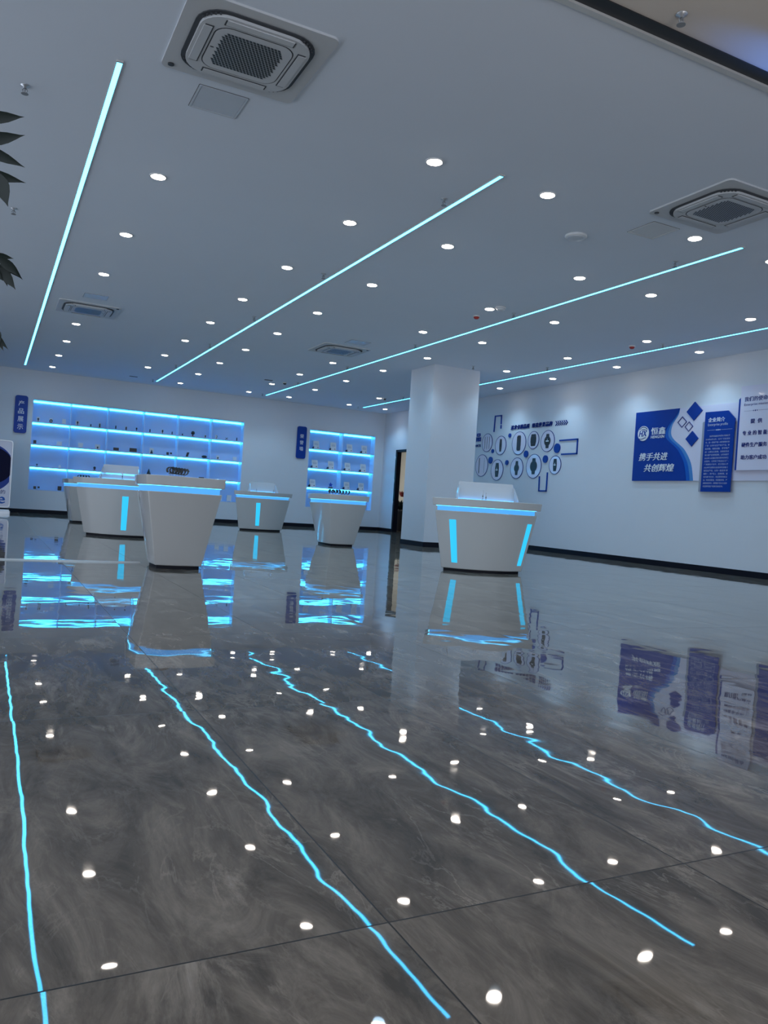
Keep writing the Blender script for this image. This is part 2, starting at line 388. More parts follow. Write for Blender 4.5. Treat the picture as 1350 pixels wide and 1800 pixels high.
# ------------------------------------------------------------------ ceiling cassette air conditioners
def cassette_meshes():
    out = {}
    b = MB(); o = rrect(0.94, 0.94, 0.05); i = rrect(0.765, 0.765, 0.18)
    b.ringplate(o, i, -0.015, 0.0); out['panel'] = (b.mesh('panel', ACWHITE), )
    b = MB(); b.ringplate(rrect(0.77, 0.77, 0.182), rrect(0.69, 0.69, 0.155), -0.022, -0.004, SEAM); out['air_slot'] = (b.mesh('air_slot', SEAM), )
    b = MB(); b.ringplate(rrect(0.712, 0.712, 0.166), rrect(0.52, 0.52, 0.10), -0.040, 0.0, ACWHITE)
    for s in (-1, 1):                                                       # small comb vents at the corners
        for q in (-1, 1):
            for k in range(5):
                a = R(25 + 10 * k); cx, cy = s * (0.195 + 0.172 * math.cos(a)), q * (0.195 + 0.172 * math.sin(a))
                b.box(cx - 0.006, cx + 0.006, cy - 0.006, cy + 0.006, -0.032, -0.015, SEAM)
    out['frame'] = (b.mesh('frame'), )
    b = MB(); b.box(-0.215, 0.215, -0.026, 0.026, -0.006, 0.0, ACWHITE); b.box(-0.225, 0.225, -0.034, -0.026, -0.003, 0.0, SEAM); b.box(-0.225, -0.217, -0.034, 0.02, -0.003, 0, SEAM); b.box(0.217, 0.225, -0.034, 0.02, -0.003, 0, SEAM)
    out['louver'] = (b.mesh('louver'), )
    b = MB(); b.ringplate(rrect(0.514, 0.514, 0.098), rrect(0.504, 0.504, 0.095), -0.0405, -0.02, SEAM)
    b.prism(rrect(0.504, 0.504, 0.095), -0.042, -0.02, ACWHITE)
    n = 17; pitch = 0.40 / n
    for r in range(n):
        for c in range(n):
            x = -0.20 + pitch * (c + 0.5 + (0.25 if r % 2 else -0.25)); y = -0.20 + pitch * (r + 0.5)
            ax, ay = max(0, abs(x) - 0.145), max(0, abs(y) - 0.145)
            if math.hypot(ax, ay) > 0.052: continue
            w, h, sl = 0.0092, 0.0104, 0.006
            b.faces([(x - w + sl, y + h, -0.0428), (x + w + sl, y + h, -0.0428), (x + w - sl, y - h, -0.0428), (x - w - sl, y - h, -0.0428)], [(0, 1, 2, 3)], DARK)
    out['grille'] = (b.mesh('grille'), )
    b = MB(); b.lathe([(0.022, 0.0), (0.022, -0.006), (0.018, -0.008)], 18); out['sensor'] = (b.mesh('sensor', DARKGREY), )
    b = MB(); b.prism(circ(0.013, 12, ry=0.005), -0.002, 0.0); out['badge'] = (b.mesh('badge', DARKGREY), )
    return {k: v[0] for k, v in out.items()}
CM = cassette_meshes()
for x, y, rz, lab in ((1.36, 5.15, 0, 'largest white ceiling air conditioner, between the near ends of two light lines'),
                      (5.85, 5.16, 0, 'white ceiling air conditioner cassette beside the near end of the third light line'),
                      (1.30, 13.88, PI, 'white ceiling air conditioner cassette far back beside the light line by the plant'),
                      (5.80, 13.92, PI, 'small distant white ceiling air conditioner cassette ahead of the pillar')):
    t = thing('air_conditioner', lab, 'air conditioner', (x, y, H), rz=rz, group='ceiling cassette air conditioners')
    for nm in ('panel', 'air_slot', 'frame', 'grille'): put(nm, CM[nm], t)
    for k in range(4):
        a = k * PI / 2; put('louver', CM['louver'], t, (0.308 * math.sin(a), -0.308 * math.cos(a), -0.040), (0, 0, a + PI))
    put('sensor', CM['sensor'], t, (-0.41, 0.41, -0.015)); put('badge', CM['badge'], t, (-0.232, 0.0, -0.042))
for x, y, w, h, lab in ((1.37, 5.92, 0.36, 0.36, 'grey glossy square access panel beside the closest air conditioner'),
                        (5.78, 5.95, 0.34, 0.36, 'white square access hatch beside the air conditioner near the third light line'),
                        (1.31, 12.93, 0.34, 0.30, 'pale square access hatch in front of the far air conditioner by the first light line'),
                        (5.81, 13.08, 0.38, 0.32, 'pale square access hatch in front of the far air conditioner near the pillar')):
    t = thing('access_panel', lab, 'access panel', (x, y, H), group='ceiling access panels')
    b = MB(); b.ringplate(rrect(w, h, 0.008, 2), rrect(w - 0.03, h - 0.03, 0.004, 2), -0.006, 0); obj('frame', b, WHITEPLASTIC if 'white' in lab else GREYPLATE, t)
    b = MB(); b.prism(rrect(w - 0.036, h - 0.036, 0.004, 2), -0.004, 0); obj('lid', b, WHITEPLASTIC if 'white' in lab else GREYPLATE, t)
    b = MB(); b.ringplate(rrect(w + 0.008, h + 0.008, 0.008, 2), rrect(w, h, 0.008, 2), -0.002, 0); obj('seam', b, SEAM, t)

# sprinklers
b = MB(); b.lathe([(0.034, 0.0), (0.034, -0.004), (0.014, -0.010), (0.012, -0.022)], 14); SPR_E = b.mesh('escutcheon', SILVER)
b = MB(); b.tube([(0, 0, -0.018), (0.017, 0, -0.034), (0.010, 0, -0.058)], 0.004, 6); b.tube([(0, 0, -0.018), (-0.017, 0, -0.034), (-0.010, 0, -0.058)], 0.004, 6)
b.tube([(0, 0, -0.02), (0, 0, -0.058)], 0.005, 6); SPR_F = b.mesh('frame', SPRGREY)
b = MB(); b.lathe([(0.012, -0.056), (0.026, -0.060), (0.026, -0.063)], 12); SPR_D = b.mesh('deflector', SPRGREY)
SX = [(0.08, [6.5, 9.44, 12.2, 18.3], 'beyond the light line by the plant'),
      (3.68, [6.5, 9.5, 12.45, 15.3, 18.4, 21.25], 'along the second light line'),
      (6.67, [6.5, 9.52, 12.48, 15.48, 18.48, 21.3], 'along the third light line'),
      (9.63, [9.53, 12.49, 18.5, 21.35], 'along the fourth light line')]
for x, ys, where in SX:
    for k, y in enumerate(ys):
        t = thing('fire_sprinkler', 'small sprinkler head, %s from near end %s' % (ORD[k], where), 'sprinkler', (x, y, H), group='ceiling sprinkler heads')
        put('escutcheon', SPR_E, t); put('frame', SPR_F, t); put('deflector', SPR_D, t)
for x, y, z, lab in ((8.53, 13.45, H, 'tiny sprinkler head on the ceiling tight against the front of the pillar'), (3.41, 3.40, H + 0.012, 'sprinkler head on the warm grey lobby ceiling beyond the dark edge')):
    t = thing('fire_sprinkler', lab, 'sprinkler', (x, y, z), group='ceiling sprinkler heads')
    put('escutcheon', SPR_E, t); put('frame', SPR_F, t); put('deflector', SPR_D, t)
# detectors
def detector(x, y, lab, body, r=0.05):
    t = thing('smoke_detector', lab, 'detector', (x, y, H))
    b = MB(); b.lathe([(r, 0), (r, -0.015), (r * .92, -0.02)], 22); obj('base', b, WHITEPLASTIC, t)
    b = MB(); b.lathe([(r * .82, -0.02), (r * .78, -0.036), (r * .5, -0.05), (r * .3, -0.052)], 22); obj('dome', b, body, t)
detector(6.34, 10.0, 'red fire detector on the ceiling next to the third light line', RED, 0.052)
detector(9.38, 9.96, 'red fire detector on the ceiling next to the fourth light line', RED, 0.052)
detector(9.41, 19.17, 'dark detector on the ceiling left of the pillar top', DARKGREY)
detector(6.44, 18.80, 'dark reddish detector on the ceiling far back near the third light line', DARKGREY)
t = thing('smoke_detector', 'round white flat smoke detector beside a downlight near the third light line', 'detector', (6.33, 9.36, H))
b = MB(); b.lathe([(0.075, 0), (0.075, -0.02), (0.068, -0.026)], 28); obj('base', b, WHITEPLASTIC, t)
b = MB(); b.lathe([(0.062, -0.026), (0.055, -0.046), (0.03, -0.052)], 28); obj('dome', b, WHITEPLASTIC, t)
t = thing('ceiling_speaker', 'round white disc speaker on the ceiling between two downlights beside the hatch', 'speaker', (5.28, 6.52, H))
b = MB(); b.lathe([(0.112, 0), (0.112, -0.016), (0.102, -0.026)], 36); obj('housing', b, WHITEPLASTIC, t)
b = MB(); b.lathe([(0.098, -0.025), (0.09, -0.031), (0.04, -0.034)], 36); obj('cover', b, GREYPLATE, t)
for x, y, lab in ((3.17, 21.15, 'small dark flat plate on the ceiling above the product shelving'), (6.0, 18.75, 'small dark flat plate on the ceiling far back beside the third light line')):
    b = MB(); b.prism(rrect(0.20, 0.09, 0.01, 2), -0.008, 0); o = obj('ceiling_plate', b, DARKGREY, None, (x, y, H)); tag(o, lab, 'plate')

# ------------------------------------------------------------------ lit recessed shelving in the back wall
ZL = [ZT, 2.355, 1.775, 1.195, ZB]          # board undersides, top to bottom
def shelving(label, x0, x1, ncol, name):
    t = thing(name, label, 'shelving', ((x0 + x1) / 2, YB, ZB), group='lit recessed wall shelving'); c = (x0 + x1) / 2
    e = 0.002
    b = MB(); b.box(x0 - c + e, x1 - c - e, RD, RD + 0.02, e, ZT - ZB - e); obj('back_panel', b, PANELLEDTINT, t)
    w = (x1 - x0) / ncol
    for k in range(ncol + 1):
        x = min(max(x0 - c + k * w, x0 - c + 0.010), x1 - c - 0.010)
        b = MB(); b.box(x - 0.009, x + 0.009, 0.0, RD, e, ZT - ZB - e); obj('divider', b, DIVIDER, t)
    for zi, z in enumerate(ZL):
        zz = z - ZB
        zb, zt = (zz - 0.020, zz - e) if zi == 0 else ((zz, zz + 0.020) if zi < 4 else (e, 0.018))
        for k in range(ncol):
            xa, xb = x0 - c + k * w + 0.011, x0 - c + (k + 1) * w - 0.011
            if k == 0: xa += 0.009
            if k == ncol - 1: xb -= 0.009
            b = MB(); b.box(xa, xb, 0.002, RD - 0.001, zb, zt); s = obj('shelf_board', b, PANELLEDTINT, t)
            if zi < 4:
                b = MB(); b.box(xa + 0.004, xb - 0.004, RD - 0.014, RD - 0.001, zb - 0.040, zb - 0.001); obj('led_strip', b, SHELFLED, s)
    return t
shelving('wide recessed wall shelving of six glowing columns full of small gadgets', *REC1, 6, 'product_shelving')
shelving('narrow recessed wall shelving of two glowing columns holding white certificates', *REC2, 2, 'honor_shelving')

# small gadgets on the wide shelving
def gadget(x, row, kind, h, label, card=None, name='gadget'):
    z = ZL[row] + (0.0205 if row < 4 else 0.0185)
    t = thing(name, label, name.replace('_', ' '), (x, YB + 0.10, z), group='gadgets on the wide product shelving')
    b = MB(); b.prism(rrect(0.07, 0.06, 0.006, 2), 0, 0.012); obj('stand', b, CLEAR, t)
    if card:
        b = MB(); b.box(-card[0] / 2, card[0] / 2, 0.022, 0.026, 0.012, card[1]); obj('backing_card', b, PAPER, t)
    b = MB(); z0 = 0.012
    if kind == 'stick': b.lathe([(0.012, z0), (0.016, z0 + h * .2), (0.016, z0 + h * .8), (0.009, z0 + h)], 12)
    elif kind == 'bud': b.lathe([(0.008, z0), (0.010, z0 + h * .4), (0.020, z0 + h * .55), (0.020, z0 + h * .85), (0.006, z0 + h)], 12)
    elif kind == 'ring': b.tube([(0.030 * math.cos(a * PI / 8), 0, z0 + 0.040 + 0.034 * math.sin(a * PI / 8)) for a in range(16)], 0.011, 8, closed=True)
    elif kind == 'box': b.box(-h * .42, h * .42, -0.018, 0.018, z0, z0 + h)
    elif kind == 'white': b.box(-h * .38, h * .38, -0.018, 0.018, z0, z0 + h)
    elif kind == 'cone': b.lathe([(h * .42, z0), (h * .36, z0 + h * .15), (h * .06, z0 + h)], 16)
    elif kind == 'tablet': b.box(-h * .95, h * .95, -0.006, 0.008, z0, z0 + h)
    elif kind == 'phone':
        b.faces([(-0.05, 0, z0), (0.015, 0, z0), (0.05, 0, z0 + h), (-0.015, 0, z0 + h), (-0.05, .014, z0), (0.015, .014, z0), (0.05, .014, z0 + h), (-0.015, .014, z0 + h)], [(0, 1, 2, 3), (4, 7, 6, 5), (0, 4, 5, 1), (1, 5, 6, 2), (2, 6, 7, 3), (3, 7, 4, 0)])
    elif kind == 'puck': b.loft([[(0.075 * s * math.cos(a * PI / 12), 0.05 * s * math.sin(a * PI / 12), z0 + q) for a in range(24)] for s, q in ((.6, 0), (1, h * .35), (1, h * .6), (.55, h))], None, True)
    elif kind == 'globe': b.lathe([(0.02, z0), (0.012, z0 + h * .3), (h * .3, z0 + h * .4), (h * .36, z0 + h * .65), (h * .25, z0 + h * .93), (0.01, z0 + h)], 16)
    elif kind == 'cross': b.tube([(-0.035, 0, z0), (0.035, 0, z0 + h)], 0.007, 8); b.tube([(0.035, 0.0, z0 + h * .2), (-0.03, 0.0, z0 + h * .95)], 0.006, 8)
    elif kind == 'hook': b.tube([(0.0, 0, z0)] + [(0.022 * math.sin(a * PI / 8), 0, z0 + h * .6 - 0.03 * math.cos(a * PI / 8)) for a in range(9)], 0.007, 8)
    elif kind == 'flat': b.box(-0.07, 0.07, -0.03, 0.03, z0, z0 + h)
    elif kind == 'pair': b.box(-0.065, 0.0, -0.012, 0.012, z0, z0 + h); b.box(0.035, 0.085, -0.012, 0.012, z0 + h * .35, z0 + h)
    mt = WHITEPLASTIC if kind == 'white' else (DARKGREY if kind in ('hook', 'cross') else DARK)
    o = obj('device', b, mt, t)
    if kind == 'globe':
        b = MB(); b.box(-0.045, 0.045, -0.028, 0.028, 0.0125, 0.024); obj('red_foot', b, RED, t)
r1 = [(1.06, 'bud', .085, (.08, .13), 'tiny black pin device on white card, first on the top shelf'), (1.367, 'ring', .09, (.08, .12), 'black ring shaped gadget on a white card on the top shelf'),
      (1.683, 'white', .12, None, 'small blank white box at the end of the first top compartment'), (2.017, 'bud', .10, (.10, .13), 'dark pendant gadget with white card, first in the second top compartment'),
      (2.35, 'stick', .06, None, 'shortest black stub in the middle of the second top compartment'), (2.575, 'stick', .10, (.06, .13), 'slim black stick with white card, last in the second top compartment'),
      (2.988, 'stick', .09, None, 'black stick, first in the third top compartment'), (3.257, 'stick', .085, (.05, .11), 'black stick with pale card in the middle of the third top compartment'),
      (3.531, 'bud', .09, None, 'black bulb shaped gadget, last in the third top compartment'), (3.89, 'stick', .085, None, 'thin black stick, first in the fourth top compartment'),
      (4.231, 'bud', .10, (.06, .12), 'black pendant with pale card in the middle of the fourth top compartment'), (4.493, 'stick', .08, None, 'thin black stick, last in the fourth top compartment'),
      (4.778, 'stick', .05, None, 'tiny black stub, first in the fifth top compartment'), (5.069, 'globe', .15, None, 'round black camera on a red foot on the top shelf'),
      (5.426, 'bud', .065, (.05, .09), 'small dark bud with pale card, last in the fifth top compartment'), (5.743, 'hook', .10, (.06, .12), 'grey hook shaped gadget on the top shelf, last column'),
      (6.037, 'cross', .06, None, 'two crossed grey sticks on the top shelf, last column'), (6.34, 'stick', .09, None, 'thin black stick at the far end of the top shelf')]
for x, k, h, cdm, lab in r1: gadget(x, 1, k, h, lab, cdm)
r2 = [(1.01, 'box', .085, None, 'squat black box at the start of the second shelf'), (1.60, 'white', .07, (.13, .12), 'white box before a white card, end of first second-shelf compartment'),
      (2.127, 'white', .07, (.12, .13), 'white box with card, first in the second column of the second shelf'), (2.556, 'bud', .06, (.13, .13), 'small dark bud on a wide white card on the second shelf'),
      (3.029, 'tablet', .075, None, 'small black screen, first in the third column of the second shelf'), (3.474, 'tablet', .10, None, 'larger black screen beside the small one on the second shelf'),
      (3.968, 'cone', .10, (.11, .16), 'black cone before a white card on the second shelf'), (4.436, 'pair', .075, None, 'two black squares side by side on the second shelf'),
      (4.956, 'phone', .12, None, 'tilted black phone shaped gadget on the second shelf'), (5.432, 'puck', .075, None, 'flat black oval puck on the second shelf'),
      (5.824, 'bud', .06, (.09, .12), 'dark bud on pale card, first in the last column of the second shelf'), (6.323, 'white', .08, (.11, .12), 'white box with pale card at the far end of the second shelf')]
for x, k, h, cdm, lab in r2: gadget(x, 2, k, h, lab, cdm)
r3 = [(1.094, 'bud', .06, None, 'tiny dark bud alone at the start of the third shelf'), (1.644, 'white', .07, None, 'tiny white block at the end of the first third-shelf compartment'),
      (2.512, 'globe', .10, None, 'round black camera on a red foot on the third shelf'), (3.927, 'cone', .15, None, 'large black cone on the third shelf above the striped desk'), (5.384, 'flat', .03, None, 'flat black slab lying on the third shelf')]
for x, k, h, cdm, lab in r3: gadget(x, 3, k, h, lab, cdm)
for x, k, h, lab in ((1.108, 'pair', .07, 'two tiny dark blocks on the bottom shelf near the standing sign'), (1.673, 'box', .11, 'black box on the bottom shelf beside the counter edge'),
                     (5.95, 'white', .16, 'white box on the bottom shelf, first of the two in the last column'), (6.22, 'white', .17, 'white box on the bottom shelf at its far end')): gadget(x, 4, k, h, lab)

# certificates
def certificate(x, row, label, tilt=12, hh=0.25):
    z = ZL[row] + 0.0205
    t = thing('certificate', label, 'certificate', (x, YB + 0.12, z), rz=R(6), group='certificates on the narrow lit shelving')
    a = R(tilt)
    def sl(mb, x0, x1, s0, s1, d0, d1, mt=None):
        P = []
        for d in (d0, d1):
            for s in (s0, s1):
                for xx in (x0, x1): P.append((xx, s * math.sin(a) + d * math.cos(a), 0.003 + s * math.cos(a) - d * math.sin(a)))
        mb.faces(P, [(0, 1, 3, 2), (4, 6, 7, 5), (0, 4, 5, 1), (1, 5, 7, 3), (3, 7, 6, 2), (2, 6, 4, 0)], mt)
    b = MB(); sl(b, -0.10, 0.10, 0, hh, 0.0, 0.012); obj('plaque', b, PAPER, t)
    b = MB()
    for k, (s, w) in enumerate(((.19, .05), (.165, .07), (.15, .07), (.135, .06), (.12, .07))): sl(b, -w, w, s, s + 0.006, -0.001, 0.0)
    obj('printed_lines', b, GREYSIDE, t)
    b = MB(); sl(b, 0.035, 0.065, 0.035, 0.06, -0.0012, 0.0); obj('seal', b, DARKGREY, t)
    b = MB(); b.faces([(-0.135, -0.03, 0), (-0.102, -0.03, 0), (-0.102, -0.03, 0.07), (-0.115, -0.03, 0.06), (-0.135, 0.06, 0), (-0.102, 0.06, 0), (-0.102, 0.06, 0.07), (-0.115, 0.06, 0.06)],
                      [(0, 1, 2, 3), (4, 7, 6, 5), (0, 4, 5, 1), (1, 5, 6, 2), (2, 6, 7, 3), (3, 7, 4, 0)]); obj('easel_foot', b, DARK, t)
RN = {1: 'top', 2: 'second', 3: 'third'}
for row, xs in ((1, (8.83, 9.39, 9.94, 10.44)), (2, (8.82, 9.35, 9.91, 10.44)), (3, (8.785, None, 9.92, 10.41))):
    for k, x in enumerate(xs):
        if x is None: continue
        certificate(x, row, 'white certificate plaque on the %s shelf of the narrow shelving, %s from the blue sign' % (RN[row], ORD[k]), 12 - 3 * (k % 2), 0.25 if row < 3 else 0.235)
t = thing('star_trophy', 'blue star trophy on a dark base among the white certificates', 'trophy', (9.36, YB + 0.10, ZL[3] + 0.0205), group='awards on the narrow lit shelving')
b = MB(); b.box(-0.06, 0.06, -0.03, 0.03, 0, 0.035); obj('base', b, DARK, t)
b = MB(); b.loft([[((0.075 if i % 2 == 0 else 0.036) * math.sin(i * PI / 5), y, 0.106 + (0.075 if i % 2 == 0 else 0.036) * math.cos(i * PI / 5)) for i in range(10)] for y in (-0.012, 0.012)]); obj('star', b, TROPHYBLUE, t)

# vertical blue signs on the back wall
for x, s, lab in ((0.64, '产品展示', 'blue rounded vertical sign with four white characters beside the wide shelving'), (8.28, '荣誉墙', 'blue rounded vertical sign with three white characters beside the certificates')):
    t = thing('wall_sign', lab, 'sign', (x, YB, 2.515), ON_BACK)
    b = MB(); b.prism(rrect(0.30, 0.96, 0.06), 0.0, 0.04); obj('board', b, BLUE, t, bevel=0.006)
    n = len(s); pit = 0.20 if n == 4 else 0.185; hgt = 0.135 if n == 4 else 0.12
    for k, ch in enumerate(s):
        text('lettering', ch, hgt * 1.02, hgt, 0.004, LETTERWHITE, t, (-hgt * .51, (n - 1) / 2 * pit - k * pit - hgt / 2 - (0.02 if n == 4 else 0.0), 0.0405), bold=0.008)

# ------------------------------------------------------------------ counters
def bow(p, q, sag, n=14):
    """points along a side that bulges outwards by sag"""
    p, q = Vector(p), Vector(q); d = q - p; nrm = Vector((d.y, -d.x)).normalized()
    return [p + d * (i / n) + nrm * (4 * sag * (i / n) * (1 - i / n)) for i in range(n)]
def plan(kind):
    if kind == 'wide': a, b_, k, sg = 0.664, 0.36, 0.62, (.255, .03, .05, .03)
    else: a, b_, k, sg = 0.351, 0.537, 1.0, (.06, .05, .06, .05)
    c = [(-a, -b_), (a, -b_), (k * a, b_), (-k * a, b_)]
    return sum([bow(c[i], c[(i + 1) % 4], sg[i]) for i in range(4)], [])
def counter(cx, cy, deg, kind, label, slots=(), plate=False):
    P0 = plan(kind); sb, lip = (0.791, 1.075) if kind == 'wide' else (0.640, 1.075)
    t = thing('display_counter', label, 'counter', (cx, cy, 0), rz=R(deg), group='white flared display counters')
    sc = lambda z: sb + (1 - sb) * (z - 0.03) / 0.73
    ring = lambda k, z: [(p.x * k, p.y * k, z) for p in P0]
    def lofted(nm, rings, mt, bev=0.0):
        m2 = MB(); m2.loft(rings, mt, True); me = m2.mesh(nm); me.set_sharp_from_angle(angle=R(30))
        return put(nm, me, t, bevel=bev)
    lofted('plinth', [ring(sb - .05, 0), ring(sb - .05, 0.035)], BLACKTRIM)
    lofted('body', [ring(sc(.034), .034)] + [ring(sc(z), z) for z in (.15, .3, .45, .6)] + [ring(1, .76)], WHITEGLOSS, .008)
    lofted('light_band', [ring(.955, .76), ring(.955, .82)], BAND)
    lofted('countertop', [ring(lip - .02, .82), ring(lip, .915)], WHITEGLOSS, .005)
    m_ = MB(); m_.ringplate([(p.x * .985, p.y * .985) for p in P0], [(p.x * .96, p.y * .96) for p in P0], .8165, .8195); obj('led_tape', m_, TAPE, t)
    for tt, w, z0, z1 in slots:                                   # glowing slots let into the bowed front
        a = 0.664; nrm = 6; vs, fs = [], []
        def fp(u, z, o):
            k = sc(z); return (k * (-a + 2 * a * u), k * (-.36 - 1.02 * u * (1 - u)) - o, z)
        du = w / (2 * a) / 2
        for o in (.004, -.012):
            for r_ in range(nrm + 1):
                z = z0 + (z1 - z0) * r_ / nrm
                vs += [fp(tt - du, z, o), fp(tt + du, z, o)]
        n = 2 * (nrm + 1)
        for r_ in range(nrm):
            b2 = 2 * r_; fs += [(b2, b2 + 1, b2 + 3, b2 + 2), (n + b2, n + b2 + 2, n + b2 + 3, n + b2 + 1), (b2, b2 + 2, n + b2 + 2, n + b2), (b2 + 1, n + b2 + 1, n + b2 + 3, b2 + 3)]
        fs += [(0, n, n + 1, 1), (n - 2, n - 1, 2 * n - 1, 2 * n - 2)]
        m_ = MB(); m_.faces(vs, fs); obj('light_slot', m_, SLOT, t)
    if plate:
        m_ = MB(); x0, x1 = -.395 * sc(.22), -.395 * sc(.36); q = .03
        m_.faces([(x0, -.10, .22), (x0, .02, .22), (x1, .02, .36), (x1, -.10, .36), (x0 + q, -.10, .22), (x0 + q, .02, .22), (x1 + q, .02, .36), (x1 + q, -.10, .36)],
                 [(0, 1, 2, 3), (4, 7, 6, 5), (0, 4, 5, 1), (1, 5, 6, 2), (2, 6, 7, 3), (3, 7, 4, 0)]); obj('cover_plate', m_, GREYSIDE, t)
    return t
counter(5.783, 8.727, -19.7, 'wide', 'white flared display counter with two glowing slots, in front of the pillar', ((.145, 0.080, .11, .65), (.935, 0.075, .11, .65)))
counter(1.756, 8.267, -4.6, 'narrow', 'white flared counter end-on with plain front, nearest, beside the floor cable cover')
counter(2.00, 13.497, -26, 'wide', 'white flared display counter with one glowing slot before the wide shelving, partly hidden', ((.655, 0.095, .115, .65),))
counter(5.711, 13.302, -1.3, 'narrow', 'white flared counter end-on standing before the certificate shelving')
counter(5.811, 18.329, -0.8, 'wide', 'small distant white counter with one glowing slot near the back wall', ((.365, 0.10, .12, .655),))
counter(1.84, 18.2, 1.0, 'narrow', 'farthest white counter, mostly hidden behind another, carrying a grey side plate', plate=True)

ZC = 0.9155
def acrylic_holder(cx, cy, w, label, rz=0):
    t = thing('acrylic_display', label, 'display stand', (cx, cy, ZC), rz=R(rz), group='frosted acrylic displays on the counters')
    h, hw = 0.235, w / 2
    m_ = MB(); m_.loft([[(-hw, -.006, 0), (hw, -.006, 0), (hw, .0, 0), (-hw, .0, 0)], [(-hw * .88, .014, h), (hw * .88, .014, h), (hw * .88, .02, h), (-hw * .88, .02, h)]]); obj('back_sheet', m_, ACRYLIC, t)
    for s in (-1, 1):
        m_ = MB(); x0, x1 = s * hw, s * hw * .9
        m_.faces([(x0, -.20, 0), (x0, .0, 0), (x1, .012, h * .82), (x1, -.06, h * .78), (x0 - s * .006, -.20, 0), (x0 - s * .006, .0, 0), (x1 - s * .006, .012, h * .82), (x1 - s * .006, -.06, h * .78)],
                 [(0, 1, 2, 3), (4, 7, 6, 5), (0, 4, 5, 1), (1, 5, 6, 2), (2, 6, 7, 3), (3, 7, 4, 0)]); obj('side_sheet', m_, ACRYLIC, t)
    m_ = MB(); m_.box(-hw + .02, hw - .02, -.19, -.01, 0, .006); obj('base_sheet', m_, ACRYLIC, t)
    m_ = MB(); m_.box(-hw + .03, hw - .03, -.028, -.012, .0065, .011); obj('led_strip', m_, mat('display_added_glow', (0.1, 0.3, 0.6), 0.4, emit=(0.25, 1.8, 4.6), estr=1.0), t)  # added strip, stands in for shelf LED light caught by the acrylic
acrylic_holder(5.785, 8.62, 0.80, 'frosted acrylic display glowing blue on the counter before the pillar', -22)
acrylic_holder(1.915, 13.46, 0.62, 'frosted acrylic display on the one-slot counter before the wide shelving', -15)
acrylic_holder(5.87, 18.30, 0.70, 'frosted acrylic display on the distant counter by the back wall')
def pen(x, y, h, lab):
    t = thing('stylus_pen', lab, 'stylus', (x, y, ZC), group='styluses standing on the counters')
    m_ = MB(); m_.lathe([(0.018, 0.0), (0.018, .012), (.010, .016)], 14); obj('stand', m_, CLEAR, t)
    m_ = MB(); m_.lathe([(.0065, .014), (.0065, h * .85), (.002, h)], 10); obj('barrel', m_, SILVER, t)
    m_ = MB(); m_.lathe([(.0072, h * .35), (.0072, h * .45)], 10); obj('grip', m_, DARKGREY, t)
# pens stand clear of the glowing base sheet, in front of it
pen(5.615, 8.43, .13, 'taller grey stylus standing before the acrylic display on the pillar counter')
pen(5.655, 8.415, .10, 'shorter grey stylus standing before the acrylic display on the pillar counter')
pen(1.91, 13.22, .13, 'grey stylus before the acrylic display on the one-slot counter by the wide shelving')
pen(5.66, 18.065, .11, 'grey stylus near the slotted side of the distant counter display')
pen(6.08, 18.065, .11, 'grey stylus near the outer end of the distant counter display')

def watch(x, y, rz, lab, grp, s=1.0):
    t = thing('smart_watch', lab, 'watch', (x, y, ZC), rz=R(rz), group=grp)
    m_ = MB(); m_.box(-.014 * s, .014 * s, -.013, .013, 0, .004); m_.prism(rrect(.022 * s, .02, .004, 2), .004, .030 * s); obj('stand', m_, CLEAR, t)
    zc = .060 * s; rings = []
    for i in range(28):
        a = R(-75) + R(330) * i / 27 + PI / 2 * 0
        ca, sa = math.cos(a - PI / 2 + R(60)), math.sin(a - PI / 2 + R(60))
        rx, rz_, th, hw = .040 * s, .031 * s, .0045 * s, .010
        rings.append([(ca * (rx + o), q, zc + sa * (rz_ + o)) for o, q in ((-th, -hw), (th, -hw), (th, hw), (-th, hw))])
    m_ = MB(); m_.loft(rings, None, False); obj('strap', m_, DARK, t)
    m_ = MB()
    a = R(35); c = Vector((math.cos(a) * .042 * s, 0, zc + math.sin(a) * .033 * s)); n = Vector((math.cos(a), 0, math.sin(a))); q = Vector((-math.sin(a), 0, math.cos(a)))
    m_.loft([[tuple(c + n * d + q * (.018 * s * uu) + Vector((0, .015 * vv, 0))) for uu, vv in ((-1, -1), (1, -1), (1, 1), (-1, 1))] for d in (-.004, .009)]); obj('case', m_, DARKGREY, t)
for k in range(6):
    watch(1.575 + .041 * k, 7.84 + .062 * k, 26 - 4 * k, 'black watch loop on the nearest counter, %s of six from the slim side' % ORD[k], 'watches on the nearest counter', 0.95)
for k in range(7):
    watch(5.485 + .073 * k, 13.17 + .03 * k, 50 - 6 * k, 'black smart watch loop before the certificates, %s of seven from the distant slotted counter' % ORD[k], 'watches on the counter before the certificates', 0.95)
for k in range(4):
    watch(1.70 + .060 * k, 17.80 + .062 * k, 38 - 4 * k, 'black smart watch loop on the farthest counter, %s of four from its grey plate side' % ORD[k], 'watches on the farthest counter', 1.0)

# white cable cover across the floor
m_ = MB(); m_.loft([[(-4.6, 8.40 + dy, z) for dy, z in ((-.04, 0), (-.025, .012), (.025, .012), (.04, 0))], [(1.46, 8.52 + dy, z) for dy, z in ((-.04, 0), (-.025, .012), (.025, .012), (.04, 0))]])
o = obj('cable_cover', m_, DISPLAYWHITE); tag(o, 'thin white cable cover running across the floor to the nearest counter', 'cable cover')

